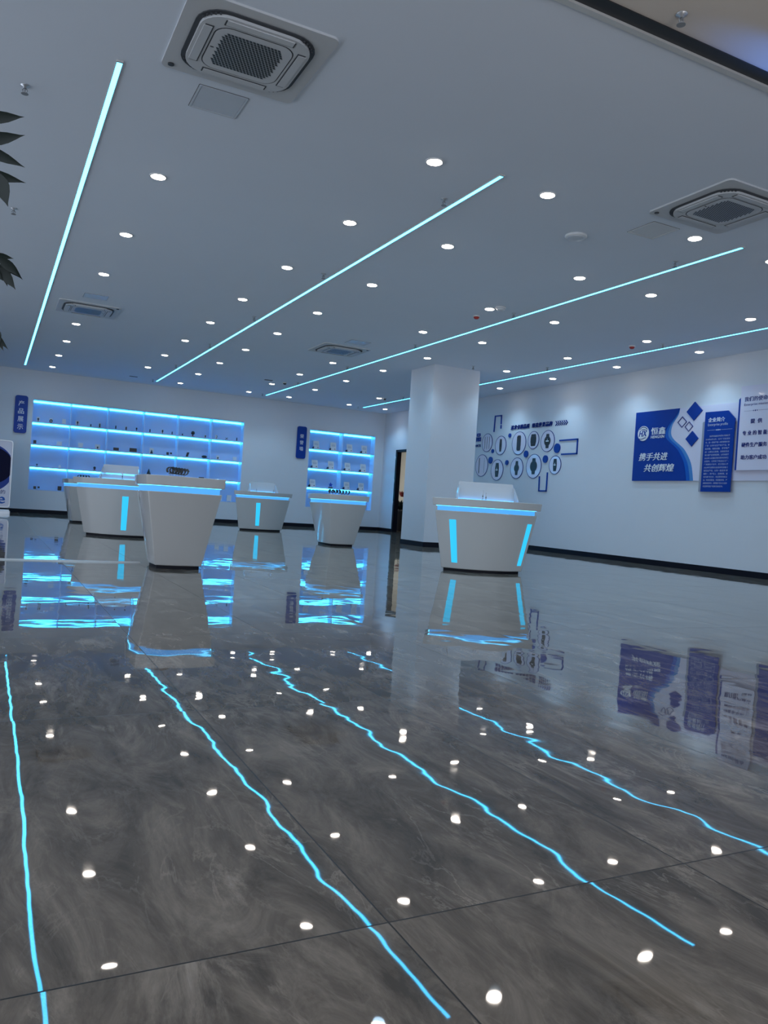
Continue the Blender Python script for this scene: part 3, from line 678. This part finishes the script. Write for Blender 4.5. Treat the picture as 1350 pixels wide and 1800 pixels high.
# ------------------------------------------------------------------ standing sign at the picture's edge
t = thing('standing_sign', 'white standing sign board with a dark oval and blue text by the back wall', 'sign', (0.10, 21.14, 0), ON_BACK)
m_ = MB(); m_.ringplate(rrect(0.77, 1.62, 0.07, 6, 0, .955), rrect(0.73, 1.58, 0.06, 6, 0, .955), -.02, .025); obj('frame', m_, SILVER, t)
m_ = MB(); m_.prism(rrect(0.732, 1.582, 0.06, 6, 0, .955), -.012, .015); obj('board', m_, LILAC, t)
m_ = MB(); m_.prism([(x, y) for x, y in circ(.53, 64, -.10, 1.08, .57) if x <= .3649 and x >= -.3649], .0152, .017); obj('blue_oval', m_, BLUE, t)
m_ = MB(); m_.prism([(x, y) for x, y in circ(.51, 64, -.10, 1.14, .45) if x <= .3649 and x >= -.3649], .0172, .019); obj('dark_oval', m_, NAVYDARK, t)
text('lettering', '的', .10, .10, .002, NAVY, t, (.17, .47, .0155), bold=.01)
text('lettering', 'e', .17, .17, .002, BLUE2, t, (.11, .235, .0155), bold=.03)
m_ = MB(); m_.box(-.40, .40, -.07, .07, .03, .085); m_.box(-.38, .38, -.10, .10, 0, .03); obj('base_bar', m_, SILVER, t, bevel=.008)

# ------------------------------------------------------------------ right wall: logo board and panels
def wy(y, y0): return y0 - y            # wall coordinate -> local x
Y0 = 9.6
t = thing('logo_board', 'wide blue and white board with round logo and white slogan on the right wall', 'sign board', (XR - 0.004, Y0, 0), ON_RIGHT)
L0 = wy(11.45, Y0)
m_ = MB(); m_.box(L0, L0 + 4.4, 1.56, 2.865, 0.0, 0.02); obj('white_board', m_, LILAC, t)
curve = [(10.384, 2.865), (10.408, 2.761), (10.464, 2.676), (10.530, 2.59), (10.558, 2.50), (10.558, 2.423), (10.530, 2.36), (10.46, 2.29), (10.322, 2.194), (10.22, 2.11), (10.12, 1.98), (10.055, 1.86), (10.015, 1.72), (9.985, 1.56)]
def smooth_curve(pts, n=6):
    out = []
    for i in range(len(pts) - 1):
        p0, p1, p2, p3 = pts[max(i - 1, 0)], pts[i], pts[i + 1], pts[min(i + 2, len(pts) - 1)]
        for k in range(n):
            s = k / n
            out.append(tuple(0.5 * (2 * p1[j] + (p2[j] - p0[j]) * s + (2 * p0[j] - 5 * p1[j] + 4 * p2[j] - p3[j]) * s * s + (3 * p1[j] - p0[j] - 3 * p2[j] + p3[j]) * s ** 3) for j in (0, 1)))
    return out + [pts[-1]]
def wave(shift, depth, z0, nm, mt):
    c = smooth_curve(curve)
    pts = [(min(L0 + 4, wy(y, Y0) - shift * max(0, min(1, (2.865 - z) / 0.5))), z) for y, z in c]
    m2 = MB(); vs = []; fs = []; n = len(pts)
    for zz in (z0, z0 + depth):
        for x, z in pts: vs.append((x, z, zz))
        for x, z in pts: vs.append((L0, z, zz))
    for i in range(n - 1):
        fs.append((2 * n + i, 2 * n + i + 1, 3 * n + i + 1, 3 * n + i)); fs.append((i, n + i, n + i + 1, i + 1)); fs.append((i, i + 1, 2 * n + i + 1, 2 * n + i))
    m2.faces(vs, fs); obj(nm, m2, mt, t)
wave(0.0, .004, .020, 'pale_wave', BLUE3); wave(0.075, .004, .0242, 'mid_wave', BLUE2); wave(0.15, .004, .0284, 'blue_field', BLUE)
# round logo
lg = put('logo', None, t) if False else None
m_ = MB(); m_.prism(circ(.140, 40, wy(11.225, Y0), 2.455), .0326, .042); lo = obj('logo_disc', m_, LETTERWHITE, t)
lx, lz = wy(11.225, Y0), 2.455
text('logo_letters', 'HX', .205, .115, .003, BLUE, lo, (lx - .105, lz - .06, .0422), shear=.2, bold=.035)
m_ = MB()
m_.bar2d([(lx + .125 * math.cos(R(a)), lz + .125 * math.sin(R(a)) * .95) for a in range(40, 150, 10)], .014, .0422, .045)
m_.bar2d([(lx + .10 * math.cos(R(a)), lz + .075 * math.sin(R(a))) for a in range(30, 130, 10)], .012, .0422, .045)
m_.bar2d([(lx - .11 + .02 * k, lz - .095 - .012 * math.sin(k * .5)) for k in range(10)], .012, .0422, .045)
obj('logo_swoosh', m_, BLUE, lo)
text('lettering', '恒鑫', .355, .135, .006, LETTERWHITE, t, (wy(11.035, Y0), 2.418, .0326), bold=.02)
text('lettering', 'HENGXIN', .335, .052, .005, LETTERWHITE, t, (wy(11.035, Y0), 2.350, .0326), shear=.15, bold=.01)
text('lettering', '携手共进', .71, .145, .008, LETTERWHITE, t, (wy(11.30, Y0), 1.937, .0326), shear=.2, bold=.02)
text('lettering', '共创辉煌', .73, .145, .008, LETTERWHITE, t, (wy(11.155, Y0), 1.727, .0326), shear=.2, bold=.02)
for nm, cx, cz, hw, hh in (('blue_diamond', 10.048, 2.786, .175, .168), ('blue_diamond', 10.065, 2.302, .142, .138)):
    m_ = MB(); x = wy(cx, Y0); m_.prism([(x - hw, cz), (x, cz - hh), (x + hw, cz), (x, cz + hh)], .021, .036); obj(nm, m_, BLUE, t)
for cx, cz, hw, hh in ((10.313, 2.612, .106, .102), (10.154, 2.522, .094, .090)):
    m_ = MB(); x = wy(cx, Y0)
    dm = lambda k: [(x - hw * k, cz), (x, cz - hh * k), (x + hw * k, cz), (x, cz + hh * k)]
    m_.ringplate(dm(1), dm(.86), .021, .030); obj('outline_diamond', m_, NAVY, t)

def info_panel(y_left, label, lines):
    X0 = y_left
    t = thing('info_panel', label, 'sign panel', (XR - 0.026, X0, 0), ON_RIGHT, group='raised panels on the logo board')
    m_ = MB(); m_.prism([(-.060, 1.37), (.10, 1.37), (.10, 2.58), (-.045, 2.58), (-.060, 2.562)], .0, .028); obj('backing', m_, GREYSIDE, t)
    m_ = MB(); m_.prism([(0, 1.37), (.608, 1.37), (.616, 2.595), (.47, 2.735), (0, 2.74)], .029, .045); obj('panel', m_, BLUE, t)
    if lines:
        text('lettering', '企业简介', .345, .076, .003, LETTERWHITE, t, (.072, 2.560, .0455), bold=.015)
        text('lettering', 'Enterprise profile', .41, .056, .0, LETTERPALE, t, (.072, 2.482, .0468), bold=.01)
        m_ = MB(); m_.box(.065, .235, 2.421, 2.4235, .0452, .0468); m_.box(.345, .575, 2.4205, 2.423, .0452, .0468)
        for cx, r_ in ((.255, .011), (.29, .014), (.325, .011)): m_.prism([(cx - r_, 2.422), (cx, 2.422 - r_), (cx + r_, 2.422), (cx, 2.422 + r_)], .0452, .0475)
        obj('divider_line', m_, LETTERWHITE, t)
        n = len(lines); z = 2.318; st = (2.318 - 1.462) / (n - 1)
        for k, s in enumerate(lines):
            ind = .075 if k == 0 else 0.0; w = (.495 - ind) if k < n - 1 else .42
            text('lettering', s, w, .030, .0, LETTERPALE, t, (.045 + ind, z - k * st - .015, .0468))
PROFILE = ['深圳市恒鑫技术有限公司成立于', '2018年6月12日，位于广东省深圳', '市，是一家研产销一体的智能科技', '厂家！公司专业生产电子产品，智', '能穿戴、智能设备、手写笔产', '品！主要出口欧美，东南亚及全', '球大量产品电商品牌。公司本部于', '2022年12月搬迁至东莞市凤岗工', '业园内，公司名下有自主工厂，', '厂房面积2千余平，员工百余人于', '2022年引进数台全自动化设备三', '套及生产线。公司一直坚持“质', '量第一、用户至上、品牌经营、诚', '信共赢”的方针，先后荣获高新企', '业、科技创新型、优质服务商、产', '品畅销海内外，获得客户的大力支持', '欢迎新老客户前来洽谈合作。']
info_panel(9.772, 'tall dark blue panel with cut corner and small white text beside the diamonds', PROFILE)
info_panel(8.40, 'dark blue panel past the white mission panel, seen mirrored in the floor', None)

t = thing('mission_panel', 'tall white panel with blue headings over a blue backing, past the dark blue panel', 'sign panel', (XR - 0.026, 9.067, 0), ON_RIGHT, group='raised panels on the logo board')
m_ = MB(); m_.prism([(-.048, 1.732), (.10, 1.732), (.10, 2.99), (.03, 2.97), (-.048, 2.90)], .0, .028); obj('backing', m_, BLUE, t)
m_ = MB(); m_.prism([(0, 1.728), (.60, 1.728), (.60, 3.108), (0, 3.108)], .029, .045); obj('panel', m_, LILAC, t)
text('lettering', '我们的使命', .435, .078, .003, NAVY, t, (.073, 2.850, .0455), bold=.015)
text('lettering', 'Enterprise mission', .45, .050, .0, NAVY, t, (.073, 2.770, .0468), bold=.012)
m_ = MB(); m_.box(.08, .235, 2.694, 2.6965, .0452, .0468); m_.box(.345, .53, 2.694, 2.6965, .0452, .0468)
for cx, r_ in ((.255, .011), (.29, .014), (.325, .011)): m_.prism([(cx - r_, 2.695), (cx, 2.695 - r_), (cx + r_, 2.695), (cx, 2.695 + r_)], .0452, .0475)
obj('divider_line', m_, NAVY, t)
for s, x, z, w in (('提  供', .215, 2.488, .215), ('专 业 的 智 能', .078, 2.298, .46), ('硬件生产服务', .072, 2.106, .475), ('助力客户成功', .072, 1.902, .48)):
    text('lettering', s, w, .074, .006, NAVY, t, (x, z, .0455), bold=.02)

# ------------------------------------------------------------------ right wall: product pictures
def roundel(y, z, d, label, draw):
    t = thing('picture_roundel', label, 'picture', (XR, y, z), ON_RIGHT, group='round product pictures on the wall')
    r_ = d / 2
    m_ = MB(); m_.ringplate(circ(r_, 44), circ(r_ - .012, 44), 0, .011); obj('rim', m_, NAVY, t)
    m_ = MB(); m_.prism(circ(r_ - .012, 44), .001, .009); obj('disc', m_, LILAC, t)
    draw(t, r_)
def d_pens(n, dark):
    def f(t, r_):
        m_ = MB()
        for k in range(n):
            x = (k - (n - 1) / 2) * r_ * (.42 if n == 3 else .8); h = r_ * (.66 if n == 3 else .7)
            w = .007 if not (dark and k == 0) else .013
            m_.prism([(x - w, -h + .02), (x, -h - .02), (x + w, -h + .02), (x + w, h), (x - w, h)], .0192, .022, DARKGREY if (k == 0 or n == 3) else GREYSIDE)
        obj('printed_pens', m_, None, t, (0, 0, -.010))
    return f
def d_watch(face, sw, fr, strap=DARK, tilt=0.0):
    def f(t, r_):
        m_ = MB(); h = r_ * .66; w = r_ * sw
        m_.prism([(-w * .75, -h), (w * .75, -h), (w, -r_ * .2), (w, r_ * .2), (w * .75, h), (-w * .75, h), (-w, r_ * .2), (-w, -r_ * .2)], .0192, .021, strap)
        o_ = obj('printed_strap', m_, None, t, (0, 0, -.010))
        m_ = MB()
        if face == 'round': m_.prism(circ(r_ * fr, 28), .0212, .024, DARKGREY); m_.prism(circ(r_ * fr * .8, 28), .0241, .0255, DARK)
        elif face == 'square': m_.prism(rrect(r_ * fr * 1.5, r_ * fr * 1.9, r_ * .07), .0212, .024, DARKGREY); m_.prism(rrect(r_ * fr * 1.2, r_ * fr * 1.5, r_ * .05), .0241, .0255, DARK)
        else: m_.prism(rrect(r_ * fr * 1.1, r_ * 1.2, r_ * .08), .0212, .024, DARKGREY)
        obj('printed_face', m_, None, t, (0, 0, -.010))
        if tilt:
            m_ = MB(); m_.box(-r_ * fr * .45, r_ * fr * .45, -.012, .012, .0256, .0262); m_.box(-.008, .008, r_ * .1, r_ * .2, .0256, .0262); obj('printed_digits', m_, LETTERWHITE, t, (0, 0, -.010))
    return f
RD_ = [(16.523, 2.514, .46, 'round picture of three thin pens high on the wall beside the pillar', d_pens(3, False)),
       (15.934, 2.425, .46, 'round picture of a slim silver banded watch below the bracket frame', d_watch('square', .22, .22, DARKGREY)),
       (15.199, 2.448, .545, 'round picture of a brown strap bracelet, under the start of the slogan', d_watch('band', .28, .5, BROWN)),
       (14.652, 2.493, .41, 'small round picture of a chunky all black watch below the slogan', d_watch('square', .5, .5, DARK)),
       (14.137, 2.448, .485, 'round picture of a black watch with white digits below the chevrons', d_watch('round', .27, .46, DARKGREY, 1)),
       (16.706, 1.949, .555, 'large round picture of one dark and one pale pen beside the pillar', d_pens(2, True)),
       (16.021, 1.829, .515, 'lowest round picture, a square black watch in the bottom row', d_watch('square', .3, .38, DARK, 1)),
       (15.223, 1.862, .50, 'round picture of a small black round watch in the middle of the bottom row', d_watch('round', .24, .38, DARK)),
       (14.579, 1.894, .556, 'large round picture of a big black round watch above the lower bracket', d_watch('round', .26, .46, DARK)),
       (13.823, 1.910, .41, 'last small round picture of a black band with white digits in the bottom row', d_watch('square', .3, .33, DARK, 1))]
for a in RD_: roundel(*a)
for y, z, d, lab in ((15.574, 2.645, .10, 'small blue dot by the brown bracelet picture'), (16.255, 2.296, .10, 'smallest blue dot below the three pens picture'), (14.891, 2.183, .16, 'blue dot between the brown bracelet and the big round watch'),
                     (13.784, 2.275, .21, 'largest blue dot beside the open rectangle frame'), (16.322, 2.074, .17, 'blue dot between the two pens and the lowest watch picture'), (15.624, 1.999, .12, 'small blue dot between the lowest picture and the small round watch'), (14.168, 2.047, .17, 'blue dot above the lower bracket, by the last picture')):
    m_ = MB(); m_.prism(circ(d / 2, 32), 0, .022); o = obj('wall_dot', m_, BLUE); o.matrix_world = Matrix.Translation((XR, y, z)) @ ON_RIGHT.to_4x4()
    tag(o, lab, 'wall disc', 'blue discs among the round pictures')
for y0_, lab, lines in ((16.25, 'navy bracket frame open at the bottom, above the slim watch picture', [[(16.255, 2.783), (16.238, 3.155), (15.974, 3.151), (15.970, 2.955)], [(15.968, 2.905), (15.967, 2.848)]]),
                        (13.7, 'navy bracket frame open toward the largest blue dot', [[(13.705, 2.440), (13.128, 2.442), (13.126, 2.138), (13.618, 2.138)]]),
                        (14.3, 'navy bracket frame open at the top, below the last pictures', [[(14.339, 1.649), (14.329, 1.338), (14.066, 1.338), (14.065, 1.734)]])):
    m_ = MB()
    for ln in lines: m_.bar2d([(y0_ - y, z) for y, z in ln], .030, 0, .02)
    o = obj('bracket_frame', m_, BLUE); o.matrix_world = Matrix.Translation((XR, y0_, 0)) @ ON_RIGHT.to_4x4(); tag(o, lab, 'wall frame', 'navy bracket frames among the round pictures')
t = thing('slogan_lettering', 'navy raised slogan of twelve characters above the round pictures', 'lettering', (XR, 15.55, 0), ON_RIGHT)
for s, y, w in (('追求卓越品质', 15.548, .73), ('缔造世界品牌', 14.732, .745)):
    for k, ch in enumerate(s):
        text('character', ch, w / 6 * .88, .102, .02, NAVY, t, (15.55 - y + k * w / 6, 2.779, .001), shear=.12, bold=.02)
t = thing('chevron_arrows', 'row of six navy chevrons following the slogan', 'wall arrows', (XR, 13.89, 0), ON_RIGHT)
for k in range(6):
    m_ = MB(); x = .005 + k * .068; m_.bar2d([(x, 2.868), (x + .045, 2.823), (x, 2.778)], .017, .0, .015); obj('chevron', m_, NAVY, t)
t = thing('heading_lettering', 'navy heading beside the pillar ending with one stacked-square character', 'lettering', (XR, 17.25, 0), ON_RIGHT)
for ch, y in (('产', 17.245), ('品', 17.02)): text('character', ch, .20, .205, .02, BLUE, t, (17.25 - y, 2.562, .001), bold=.03)
text('small_lettering', 'PRODUCTS', .44, .062, .012, NAVY, t, (0.0, 2.425, .001), bold=.02)

# ------------------------------------------------------------------ plants
def leaf(mb, base, d, length, width, mt, droop=0.3, upv=None):
    d = Vector(d).normalized(); s = d.cross(Vector((0, 0, 1)))
    s = s.normalized() if s.length > .05 else Vector((1, 0, 0))
    if upv is not None: s = (s * math.cos(upv) + s.cross(d) * math.sin(upv)).normalized()
    prof = [(0, .10), (.12, .5), (.3, .95), (.45, 1.0), (.62, .8), (.78, .45), (.9, .16), (1.0, .01)]
    L_, M_, R_ = [], [], []; nrm = d.cross(s).normalized()
    for q, w in prof:
        p = Vector(base) + d * length * q + Vector((0, 0, -1)) * droop * length * q * q
        L_.append(p - s * width / 2 * w + nrm * width * .08 * w); R_.append(p + s * width / 2 * w + nrm * width * .08 * w); M_.append(p)
    n = len(prof); vs = L_ + M_ + R_; fs = []
    for i in range(n - 1): fs += [(i, n + i, n + i + 1, i + 1), (n + i, 2 * n + i, 2 * n + i + 1, n + i + 1)]
    th = nrm * 0.0012; k = len(vs)
    mb.faces(vs + [v - th for v in vs], fs + [tuple(reversed([k + j for j in f])) for f in fs], mt, True)
TX, TY = -0.62, 2.62
t = thing('potted_fig_tree', 'dark green leafy tree whose leaf tips reach in beside the first light line', 'plant', (TX, TY, 0))
m_ = MB(); m_.lathe([(.15, 0), (.19, .05), (.22, .42), (.235, .45), (.235, .48), (.205, .48), (.2, .44)], 28); obj('pot', m_, POT, t)
m_ = MB(); m_.lathe([(.19, .425), (.19, .445), (.02, .455)], 20); obj('soil', m_, SOIL, t)
m_ = MB(); m_.tube([(0, 0, .43), (.02, .01, .9), (-.01, .0, 1.4), (.02, .02, 2.0), (0, 0, 2.35)], [.03, .027, .023, .016, .008], 10)
ends = []
for k in range(16):
    z = 1.15 + k * .075; a = k * 2.4; rr = .34 - .008 * k
    e = Vector((math.cos(a) * rr, math.sin(a) * rr, z + .18)); m_.tube([(0, 0, z), tuple(e * .55 + Vector((0, 0, z * .45 + .03))), tuple(e)], [.010, .007, .003], 6); ends.append(e)
# twigs whose tips show in the picture
tips = [((0.035, 0, 1.838), (1, 0, .22), .12, .034, -.05), ((0.040, 0, 1.785), (1, 0, .26), .125, .036, -.1), ((0.045, 0, 1.690), (1, 0, -.12), .125, .032, .1),
        ((0.050, 0, 1.645), (1, 0, .02), .125, .030, .05), ((0.006, 0, 1.565), (.35, 0, -1), .10, .046, .0)]
tips2 = [((0.030, 0, 1.415), (1, .2, .12), .055, .016, .1), ((0.058, .03, 1.365), (1, 0, -.55), .075, .030, .2), ((0.048, -.02, 1.360), (1, .3, -.45), .07, .028, .2), ((0.040, 0, 1.325), (.8, 0, -.75), .065, .032, .2),
         ((0.018, .02, 1.335), (.4, .2, -1), .06, .024, .1), ((0.005, 0, 1.345), (.6, 0, -.5), .05, .026, .1), ((0.030, 0, 1.145), (1, 0, -.5), .06, .022, .3), ((0.018, .01, 1.140), (.6, .1, -.9), .05, .020, .2), ((0.006, 0, 1.15), (.2, 0, -1), .045, .020, .2)]
for zs in (1.80, 1.68, 1.36, 1.17): m_.tube([(0, 0, zs - .15), (.3, 0, zs + .02), (.50, 0, zs)], [.009, .006, .003], 6)
obj('trunk', m_, BARK, t)
m_ = MB()
for tp, d, ln, wd, dr_ in tips + tips2:
    d = Vector(d).normalized(); tip = Vector(tp) - Vector((TX, TY - TY, 0)); tip.y = tp[1]
    base = tip - d * ln + Vector((0, 0, dr_ * ln)); leaf(m_, tuple(base), d, ln, wd, LEAF, dr_, 1.15 if (tp, d) else None)
random.seed(5)
for e in ends:
    for k in range(11):
        a = random.uniform(0, 2 * PI); d = Vector((math.cos(a), math.sin(a), random.uniform(-.5, .4)))
        p = e * random.uniform(.75, 1.0); p.z = e.z + random.uniform(-.08, .06)
        if p.x + d.x * .11 > .55: continue
        leaf(m_, tuple(p), d, random.uniform(.08, .12), random.uniform(.035, .05), LEAF, .35, random.uniform(-.5, .5))
obj('foliage', m_, LEAF, t)

t = thing('potted_plant', 'dark potted plant with red-tipped leaves standing beyond the doorway', 'plant', (12.22, 23.15, 0))
m_ = MB(); m_.lathe([(.17, 0), (.20, .04), (.25, .62), (.26, .70), (.22, .70), (.21, .64)], 24); obj('pot', m_, DARK, t)
m_ = MB()
for k in range(46):
    a = random.uniform(0, 2 * PI); q = random.random()
    leaf(m_, (math.cos(a) * .05, math.sin(a) * .05, .62 + .1 * q), (math.cos(a) * .7, math.sin(a) * .7, .8 + q), random.uniform(.35, .62), .075, LEAF, .35, random.uniform(-.4, .4))
obj('foliage', m_, LEAF, t)
m_ = MB()
for k in range(7):
    a = -2.4 + k * .4; leaf(m_, (math.cos(a) * .05, math.sin(a) * .05, 1.12), (math.cos(a) * .45, math.sin(a) * .45, .8), .30, .08, LEAFRED, .2, .2)
obj('red_leaves', m_, LEAFRED, t)

# ------------------------------------------------------------------ blue lobby uplight, and fill lights added for corridor and lobby
L = bpy.data.lights.new('corridor_fill', 'AREA'); L.energy = 5; L.size = 0.5; L.color = (1.0, 0.9, 0.74)  # unseen fill added to light the corridor beyond the door
lo_ = bpy.data.objects.new('corridor_fill', L); COL.objects.link(lo_); lo_.location = (12.0, 21.2, 2.9)
L = bpy.data.lights.new('lobby_blue_uplight', 'SPOT'); L.energy = 130; L.color = (0.05, 0.25, 1.0); L.spot_size = R(18); L.spot_blend = 0.8; L.shadow_soft_size = 0.03
lo_ = bpy.data.objects.new('lobby_blue_uplight', L); COL.objects.link(lo_); lo_.location = (5.45, 3.36, 3.30)
lo_.rotation_euler = (Vector((4.36, 3.40, 3.69)) - Vector((5.45, 3.36, 3.30))).to_track_quat('-Z', 'Y').to_euler()
L = bpy.data.lights.new('lobby_ceiling_fill', 'AREA'); L.energy = 24; L.size = 1.2; L.color = (1.0, 0.90, 0.80)  # unseen warm fill added to brighten the lobby and near ceiling
lo_ = bpy.data.objects.new('lobby_ceiling_fill', L); COL.objects.link(lo_); lo_.location = (3.0, 0.2, 1.9); lo_.rotation_euler = (PI, 0, 0)
